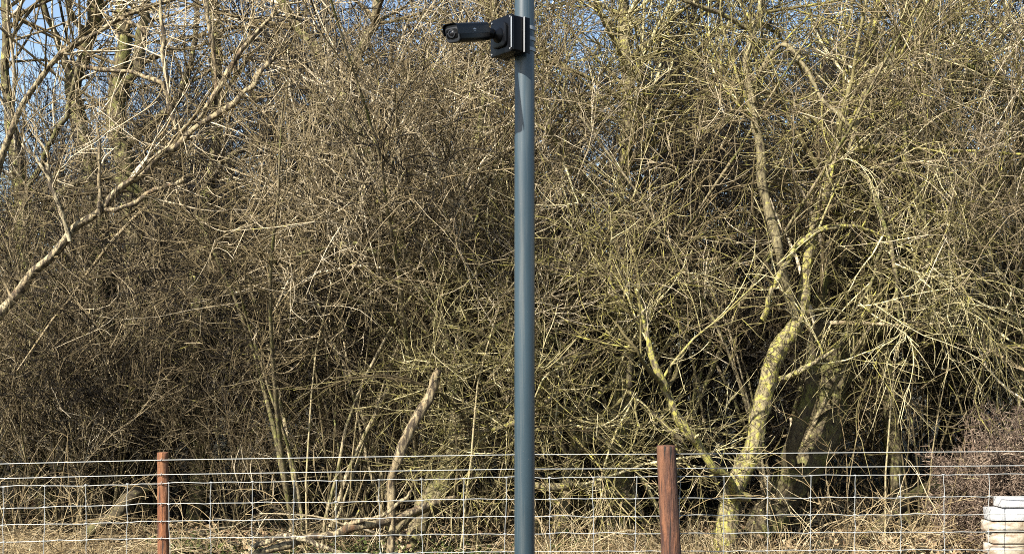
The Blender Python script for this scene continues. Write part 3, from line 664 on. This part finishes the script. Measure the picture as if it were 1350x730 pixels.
# ------------------------------------------------------------------ wire fence
def fence():
    A = P(-260, HORIZON, 8.32); B = P(1620, HORIZON, 7.80)
    ux = np.array([B[0] - A[0], B[1] - A[1]]); L = np.linalg.norm(ux); ux /= L
    def at(x):  # y of the fence line at world x
        return A[1] + (x - A[0]) * ux[1] / ux[0]
    xs = [P(-260, 0, 8.3)[0], P(0, 0, 8.25)[0], P(215, 0, 8.19)[0], P(680, 0, 8.05)[0], P(880, 0, 8.0)[0], P(1350, 0, 7.88)[0], P(1620, 0, 7.8)[0]]
    zs = [0.70, 0.745, 0.780, 0.832, 0.842, 0.874, 0.885]
    top = lambda x: np.interp(x, xs, zs)
    e = empty('wire_fence', (0, at(0), 0)); base = np.array([0, at(0), 0])
    tag(e, 'wire stock fence on red-brown timber posts in front of the thicket', 'fence')
    m, nt, b = new_mat('galvanised_wire')
    b.inputs['Base Color'].default_value = (0.3, 0.31, 0.3, 1); b.inputs['Metallic'].default_value = 0.2; b.inputs['Roughness'].default_value = 0.5
    offs = [0.163, 0.060, 0.0, -0.15, -0.272, -0.392, -0.515, -0.625, -0.725, -0.80]
    stays = np.arange(-15, 17) * 0.3 * ux[0] + P(278, 0, 8.17)[0] + 7 * 0.3 * ux[0]
    for i, o in enumerate(offs):
        x = np.sort(np.concatenate([np.arange(xs[0], xs[-1], 0.075), [xs[-1]]]))
        spread = np.interp(x, [xs[0], xs[-1]], [1.03, 0.93]) if o > 0 else 1.0
        z = top(x) + o * spread
        if i >= 2: z = z + 0.0022 * np.sin(x / 0.3 * 2 * math.pi) + np.convolve(rng.normal(0, 0.003, len(x)), np.ones(4) / 2, 'same')
        y = at(x) + (rng.normal(0, 0.002, len(x)) if i >= 2 else 0)
        pts = np.stack([x, y, z], -1)
        t = Tubes(); t.add(pts[None], np.full((1, len(x)), 0.0029 if i in (0, 1) else 0.0026), 5, 0.5, 0); t.build('line_wire', m, e, base)
    for x in stays:
        if x < xs[0] or x > xs[-1]: continue
        o = np.array(offs[2:]); zz = np.concatenate([np.linspace(o[i], o[i + 1], 3, endpoint=False) for i in range(len(o) - 1)] + [[o[-1]]])
        xx = x + np.convolve(rng.normal(0, 0.005, len(zz)), np.ones(3) / 3, 'same') + zz * rng.normal(0, 0.012)
        zt = top(x) + zz
        pts = np.stack([xx, at(xx) - 0.006 + rng.normal(0, 0.002, len(zz)), zt], -1)
        t = Tubes(); t.add(pts[None], np.full((1, len(zz)), 0.0023), 5, 0.5, 0)
        for q in pts[::3]: t.add((q + np.array([[-0.011, 0.003, 0], [-0.004, 0.001, 0.001], [0.004, 0.001, -0.001], [0.011, 0.003, 0]]))[None], np.array([[0.003, 0.0052, 0.0052, 0.003]]), 6, 0.5, 0)
        t.build('stay_wire', m, e, base)
    def post_mat(name, cols, sc_):
        m, nt, b = new_mat(name)
        n = noise(nt, sc_, 6, 0.7, stretch=(1, 1, 0.12)); n2 = noise(nt, 7, 5, 0.65, stretch=(1, 1, 0.5))
        c = ramp(nt, [(0.36, cols[0]), (0.5, cols[1]), (0.64, cols[2])], n.outputs[0])
        k = ramp(nt, [(0.4, (0, 0, 0)), (0.68, (1, 1, 1))], n2.outputs[0])
        cc = mixc(nt, k.outputs[0], c.outputs[0], cols[3])
        sp = ramp(nt, [(0.36, (1, 1, 1)), (0.42, (0, 0, 0))], noise(nt, 42, 3, 0.5, stretch=(1, 1, 0.05)).outputs[0])
        nt.links.new(mixc(nt, sp.outputs[0], cc, (0.012, 0.006, 0.004)), b.inputs['Base Color'])
        b.inputs['Roughness'].default_value = 0.8; bump(nt, b, n.outputs[0], 1.0, 0.03); return m
    def post(label, pxt, pyt, pxb, d, rpx_t, rpx_b, mat):
        T = P(pxt, pyt, d); Bm = P(pxb, 730, d); f = (T[2] + 0.05) / (T[2] - Bm[2]); bot = T + (Bm - T) * f
        r0, r1 = rpx_t * d / F, rpx_b * d / F
        bm = bmesh.new(); k = 28; nz = 40; rings = []
        knots = [(random.random(), random.uniform(0, 6.28)) for _ in range(5)]
        for i in range(nz + 1):
            f = i / nz; c = bot + (T - bot) * f; r = r1 + (r0 - r1) * f; ring = []
            for j in range(k):
                a = 2 * math.pi * j / k
                rr = r * (1 + 0.022 * mnoise.noise(Vector((math.cos(a) * 2.2, math.sin(a) * 2.2, f * 3 + pxt))) + 0.035 * mnoise.noise(Vector((math.cos(a) * 7, math.sin(a) * 7, f * 5 + pxt))))
                for kf, ka in knots:
                    da = math.atan2(math.sin(a - ka), math.cos(a - ka)); rr += 0.006 * math.exp(-(da / 0.35) ** 2 - ((f - kf) / 0.03) ** 2)
                ring.append(bm.verts.new((c[0] + rr * math.cos(a) - base[0], c[1] + rr * math.sin(a) - base[1], c[2] + (0.004 * mnoise.noise(Vector((a * 2, 0, pxt))) if i == nz else 0))))
            rings.append(ring)
        for i in range(nz):
            for j in range(k): bm.faces.new((rings[i][j], rings[i][(j + 1) % k], rings[i + 1][(j + 1) % k], rings[i + 1][j]))
        inner = [bm.verts.new(Vector((T[0] - base[0], T[1] - base[1], T[2] + 0.006)) + (v.co - Vector((T[0] - base[0], T[1] - base[1], T[2]))) * 0.93) for v in rings[-1]]
        for j in range(k): bm.faces.new((rings[-1][j], rings[-1][(j + 1) % k], inner[(j + 1) % k], inner[j]))
        bm.faces.new(inner)
        me = bpy.data.meshes.new('post'); bm.to_mesh(me); bm.free()
        for p in me.polygons: p.use_smooth = len(p.vertices) == 4 
        me.materials.append(mat); o = link('post', me, e); o['label'] = label
        return T, bot, r0
    m1 = post_mat('treated_timber', [(0.04, 0.012, 0.006), (0.14, 0.046, 0.016), (0.24, 0.092, 0.033), (0.19, 0.085, 0.034)], 30)
    m2 = post_mat('dark_treated_timber', [(0.018, 0.007, 0.005), (0.06, 0.022, 0.011), (0.17, 0.068, 0.03), (0.12, 0.052, 0.024)], 26)
    dl = at(P(215, 0, 8.2)[0]) + 0.046; dr = at(P(880, 0, 8.0)[0]) - 0.075
    post('slim round red-brown fence post with wires across its face', 214.5, 597, 215.5, dl, 7.0, 7.6, m1)
    post('thick dark red-brown fence post standing in front of the wires', 878, 588, 885, dr, 12.4, 13.6, m2)
    # staples on the slim post
    for o in offs[:7]:
        x = P(213.5, 0, 8.2)[0]; z = float(top(x)) + o * (1.0 if o <= 0 else 1.02)
        u = np.linspace(0, math.pi, 7)
        pts = np.stack([x + np.zeros(7) + 0.002 * np.cos(u), at(x) + 0.004 - 0.011 * np.sin(u), z + 0.011 * np.cos(u)], -1)
        t = Tubes(); t.add(pts[None], np.full((1, 7), 0.002), 5, 0.5, 0); t.build('staple', m, e, base)
fence()

# ------------------------------------------------------------------ pole
def paint(name, colr, rough, spec=0.5, nsc=60, var=0.12):
    m, nt, b = new_mat(name)
    n = noise(nt, nsc, 4); n2 = noise(nt, 3, 4, stretch=(1, 1, 0.3))
    lo = tuple(c * (1 - var) for c in colr); hi = tuple(min(1, c * (1 + var)) for c in colr)
    r = ramp(nt, [(0.3, lo), (0.7, hi)], n2.outputs[0]); nt.links.new(r.outputs[0], b.inputs['Base Color'])
    rr = N(nt, 'ShaderNodeMapRange'); rr.inputs['To Min'].default_value = rough - 0.06; rr.inputs['To Max'].default_value = rough + 0.1
    nt.links.new(n2.outputs[0], rr.inputs[0]); nt.links.new(rr.outputs[0], b.inputs['Roughness'])
    b.inputs['Specular IOR Level'].default_value = spec
    bump(nt, b, n.outputs[0], 0.08, 0.002)
    return m
DP = 6.4; PX = (691.6 - 675) / F * DP; RP = 0.0565
def lathe(bm, prof, k, M4):
    rings = []
    for r, z in prof:
        rings.append([bm.verts.new(M4 @ Vector((r * math.cos(2 * math.pi * j / k), r * math.sin(2 * math.pi * j / k), z))) for j in range(k)])
    for a, b in zip(rings, rings[1:]):
        for j in range(k): bm.faces.new((a[j], a[(j + 1) % k], b[(j + 1) % k], b[j]))
    bm.faces.new(rings[0][::-1]); bm.faces.new(rings[-1])
def finish(bm, name, mat, parent, base, smooth_ang=40):
    bmesh.ops.recalc_face_normals(bm, faces=bm.faces)
    me = bpy.data.meshes.new(name); bm.to_mesh(me); bm.free(); me.materials.append(mat)
    for p in me.polygons: p.use_smooth = True
    me.set_sharp_from_angle(angle=math.radians(smooth_ang))
    o = link(name, me, parent); o.matrix_parent_inverse = Matrix.Identity(4)
    o.location = -Vector(base) if parent.parent is None else (0, 0, 0); return o

def weathered(m):
    nt = m.node_tree; b = nt.nodes['Principled BSDF']; src = b.inputs['Base Color'].links[0].from_socket
    n = noise(nt, 34, 4, 0.65, stretch=(1, 1, 0.035)); k = ramp(nt, [(0.5, (0, 0, 0)), (0.8, (0.5, 0.5, 0.5))], n.outputs[0])
    c = mixc(nt, k.outputs[0], src, (0.11, 0.115, 0.11))
    n2 = noise(nt, 90, 3, 0.6); k2 = ramp(nt, [(0.68, (0, 0, 0)), (0.74, (0.6, 0.6, 0.6))], n2.outputs[0])
    nt.links.new(mixc(nt, k2.outputs[0], c, (0.09, 0.09, 0.085)), b.inputs['Base Color']); return m
M_pole = paint('slate_grey_paint', (0.022, 0.039, 0.051), 0.33, 0.45, 60, 0.2); weathered(M_pole)
M_black = paint('black_powder_coat', (0.0016, 0.0017, 0.0022), 0.34, 0.14)
M_dark = paint('dark_grey_plastic', (0.0022, 0.0026, 0.0036), 0.32, 0.18)
M_face = paint('grey_face_plate', (0.02, 0.022, 0.026), 0.4, 0.3)
M_steel = paint('steel_band', (0.2, 0.22, 0.24), 0.4, 0.6);  # for the bands, also the highlight strip painted on the lid
M_edge = paint('bare_metal_and_highlight', (0.17, 0.175, 0.18), 0.35, 0.4)  # for the screws, also the painted highlight along the bracket
gzp = float(gz(PX, DP))
pole = empty('metal_pole', (PX, DP, gzp)); tag(pole, 'tall slate grey painted metal pole in front of the fence', 'pole')
bm = bmesh.new(); lathe(bm, [(RP * 1.0, -0.1), (RP, 2.0), (RP * 0.985, 4.6)], 64, Matrix.Translation((PX, DP, 0))); finish(bm, 'shaft', M_pole, pole, (PX, DP, gzp))
bm = bmesh.new(); lathe(bm, [(RP * 0.985, 4.601), (RP * 1.06, 4.601), (RP * 1.06, 4.63), (RP * 0.5, 4.645)], 48, Matrix.Translation((PX, DP, 0))); finish(bm, 'cap', M_black, pole, (PX, DP, gzp))
bm = bmesh.new(); lathe(bm, [(0.13, gzp - 0.02), (0.13, gzp + 0.012), (RP + 0.002, gzp + 0.014)], 48, Matrix.Translation((PX, DP, 0))); finish(bm, 'base_flange', M_pole, pole, (PX, DP, gzp))

# ------------------------------------------------------------------ security camera on the pole
ZB = float(P(0, 47.5, DP - 0.1)[2])
th = math.radians(53)
nrm = Vector((-math.sin(th), -math.cos(th), 0)); rgt = Vector((math.cos(th), -math.sin(th), 0))     # outwards; towards the picture's right and the viewer
O = Vector((PX, DP, ZB))
def frame(o, n, up=Vector((0, 0, 1))):
    """local x = right, y = up, z = outward"""
    r = up.cross(n).normalized(); u = n.cross(r).normalized()
    return Matrix(((r.x, u.x, n.x, o.x), (r.y, u.y, n.y, o.y), (r.z, u.z, n.z, o.z), (0, 0, 0, 1)))
cctv = empty('security_camera', O); tag(cctv, 'black bullet security camera on a square junction box strapped to the pole', 'camera')
def rbox(bm, M4, sx_, sy_, z0, z1, bev, corner=None, seg=3):
    """box with rounded vertical corners (corner radius) and small edge bevel, along local z"""
    corner = corner or bev
    pts = []
    for qx, qy, a0 in ((1, 1, 0), (-1, 1, 90), (-1, -1, 180), (1, -1, 270)):
        for s in range(seg + 3):
            a = math.radians(a0 + 90 * s / (seg + 2)); pts.append((qx * (sx_ / 2 - corner), qy * (sy_ / 2 - corner), math.cos(a), math.sin(a)))
    rings = []
    for off, z in ((bev, z0), (bev * 0.3, z0 + bev * 0.3), (0, z0 + bev), (0, z1 - bev), (bev * 0.3, z1 - bev * 0.3), (bev, z1)):
        rings.append([bm.verts.new(M4 @ Vector((x + c * (corner - min(off, corner)), y + s * (corner - min(off, corner)), z))) for x, y, c, s in pts])
    k = len(pts)
    for a, b in zip(rings, rings[1:]):
        for j in range(k): bm.faces.new((a[j], a[(j + 1) % k], b[(j + 1) % k], b[j]))
    bm.faces.new(rings[0][::-1]); bm.faces.new(rings[-1])
MB = frame(O, nrm)
# pole bracket: plate with returned edges and three steel bands
bm = bmesh.new(); rbox(bm, MB, 0.188, 0.196, 0.0585, 0.0805, 0.002, 0.004)
for sg in (-1, 1): rbox(bm, MB @ Matrix.Translation((sg * 0.0925, 0, 0)), 0.003, 0.195, 0.036, 0.079, 0.0005, 0.001)
bracket = finish(bm, 'pole_bracket', M_black, cctv, O)
bm = bmesh.new(); rbox(bm, MB @ Matrix.Translation((0.1003, 0, 0)), 0.0115, 0.192, 0.0785, 0.0812, 0.0005, 0.001); finish(bm, 'bracket_highlight', M_edge, bracket, O)  # bright strip, colour stands in for sun caught on the bracket's edge
for dz in (0.062, 0.003, -0.055):
    bm = bmesh.new(); lathe(bm, [(RP + 0.0005, dz - 0.01), (RP + 0.005, dz - 0.01), (RP + 0.005, dz + 0.01), (RP + 0.0005, dz + 0.01)], 64, Matrix.Translation(O)); finish(bm, 'steel_band', M_steel, cctv, O)
# junction box, lid and lid screws
bm = bmesh.new(); rbox(bm, MB, 0.188, 0.196, 0.0848, 0.148, 0.004, 0.012); box = finish(bm, 'junction_box', M_black, cctv, O)
bm = bmesh.new(); rbox(bm, MB, 0.2, 0.205, 0.1485, 0.163, 0.004, 0.014); lid = finish(bm, 'lid', M_dark, box, O)
for ax in (-0.083, 0.083):
    for ay in (-0.086, 0.086):
        bm = bmesh.new(); lathe(bm, [(0.005, 0), (0.005, 0.003), (0.003, 0.004)], 16, MB @ Matrix.Translation((ax, ay, 0.1625))); finish(bm, 'screw', M_edge, box, O)
bm = bmesh.new(); rbox(bm, MB @ Matrix.Translation((0.0945, 0, 0)), 0.009, 0.165, 0.1625, 0.1646, 0.0004, 0.001); finish(bm, 'lid_highlight', M_steel, box, O)  # pale strip painted as the highlight on the lid's edge
# mounting plate and swivel joint
bm = bmesh.new(); rbox(bm, MB, 0.125, 0.135, 0.1635, 0.180, 0.008, 0.03, 6); finish(bm, 'mounting_plate', M_dark, cctv, O)
bm = bmesh.new(); lathe(bm, [(0.042, 0.1805), (0.040, 0.19), (0.026, 0.203), (0.022, 0.222)], 40, MB); finish(bm, 'swivel_collar', M_dark, cctv, O)
ball = O + nrm * 0.236
bm = bmesh.new(); bmesh.ops.create_uvsphere(bm, u_segments=32, v_segments=20, radius=0.031, matrix=Matrix.Translation(ball)); finish(bm, 'swivel_ball', M_black, cctv, O)
# bullet housing
zc = float(P(0, 44.0, 6.0)[2])
front = Vector((float(P(596, 0, 5.97)[0]), 5.97, zc - 0.012)); rear = Vector((float(P(638, 0, 6.22)[0]), 6.22, float(P(0, 43.0, 6.22)[2])))
ax = (front - rear).normalized(); Lb = (front - rear).length
MR = frame(rear, ax)
bm = bmesh.new(); rbox(bm, MR, 0.086, 0.09, 0.0, Lb - 0.012, 0.01, 0.02, 7); hous = finish(bm, 'housing', M_black, cctv, O)
bm = bmesh.new()
# sun shield: a curved sheet over the top and sides, reaching past the front
k = 18; prof = []
for i in range(k + 1):
    a = math.pi * (-0.04 + 1.08 * i / k); x = math.cos(a); y = math.sin(a)
    x = math.copysign(abs(x) ** 0.4, x) * 0.047; y = math.copysign(abs(y) ** 0.4, y) * 0.040 + 0.011; prof.append((x, y))
prev = None
outl = prof + [(x * 0.955, y - 0.002 if y > 0.02 else y) for x, y in prof[::-1]]
ra = [bm.verts.new(MR @ Vector((x, y, 0.012))) for x, y in outl]; rb = [bm.verts.new(MR @ Vector((x, y, Lb + 0.012))) for x, y in outl]
n_ = len(outl)
for j in range(n_): bm.faces.new((ra[j], ra[(j + 1) % n_], rb[(j + 1) % n_], rb[j]))
for j in range(k):
    bm.faces.new((rb[j], rb[j + 1], rb[n_ - 2 - j], rb[n_ - 1 - j])); bm.faces.new((ra[j + 1], ra[j], ra[n_ - 1 - j], ra[n_ - 2 - j]))
finish(bm, 'sun_shield', M_dark, cctv, O, 50)
bm = bmesh.new(); rbox(bm, MR, 0.083, 0.087, Lb - 0.0115, Lb - 0.001, 0.004, 0.018, 7); fp = finish(bm, 'front_plate', M_face, cctv, O)
bm = bmesh.new(); rbox(bm, MR, 0.070, 0.05, Lb - 0.0015, Lb + 0.0012, 0.0012, 0.012, 5); finish(bm, 'sensor_window', M_black, fp, O)
mg, nt, b = new_mat('lens_glass'); b.inputs['Base Color'].default_value = (0.004, 0.004, 0.006, 1); b.inputs['Roughness'].default_value = 0.06; b.inputs['Specular IOR Level'].default_value = 0.7
bm = bmesh.new(); lathe(bm, [(0.021, Lb + 0.001), (0.021, Lb + 0.007), (0.0165, Lb + 0.008), (0.0155, Lb + 0.003)], 40, MR); lens = finish(bm, 'lens_ring', M_face, cctv, O)
bm = bmesh.new(); lathe(bm, [(0.0153, Lb + 0.0032), (0.012, Lb + 0.0062), (0.006, Lb + 0.0078), (0.001, Lb + 0.0082)], 40, MR); finish(bm, 'lens_glass', mg, lens, O)
for sx2 in (-0.026, 0.026):
    bm = bmesh.new(); lathe(bm, [(0.006, Lb + 0.0014), (0.006, Lb + 0.003), (0.003, Lb + 0.0038)], 24, MR @ Matrix.Translation((sx2, 0, 0))); finish(bm, 'infrared_lamp', mg, fp, O)
# small pale printed mark on the shield's side (a wing above a bar)
mk, nt, b = new_mat('pale_print'); b.inputs['Base Color'].default_value = (0.45, 0.47, 0.5, 1); b.inputs['Roughness'].default_value = 0.6
MS = Matrix(((MR[0][2], MR[0][1], -MR[0][0], 0), (MR[1][2], MR[1][1], -MR[1][0], 0), (MR[2][2], MR[2][1], -MR[2][0], 0), (0, 0, 0, 1)))
xs_ = 0.0478 if (MR.to_3x3() @ Vector((1, 0, 0))).y < 0 else -0.0478
bm = bmesh.new()
up_ = [(-0.017, 0.0), (-0.012, 0.004), (-0.005, 0.007), (0.002, 0.008), (0.010, 0.005), (0.017, 0.0)]
for pts in ([*up_, (0.006, 0.002), (-0.006, 0.002)], [(-0.013, -0.003), (0.013, -0.003), (0.011, -0.006), (-0.011, -0.006)]):
    a_ = [bm.verts.new(MR @ Vector((xs_, 0.012 + y, Lb * 0.52 + x))) for x, y in pts]
    b_ = [bm.verts.new(MR @ Vector((xs_ * 0.985, 0.012 + y, Lb * 0.52 + x))) for x, y in pts]
    bm.faces.new(a_); 
    for j in range(len(pts)): bm.faces.new((a_[j], a_[(j + 1) % len(pts)], b_[(j + 1) % len(pts)], b_[j]))
finish(bm, 'printed_mark', mk, hous, O)
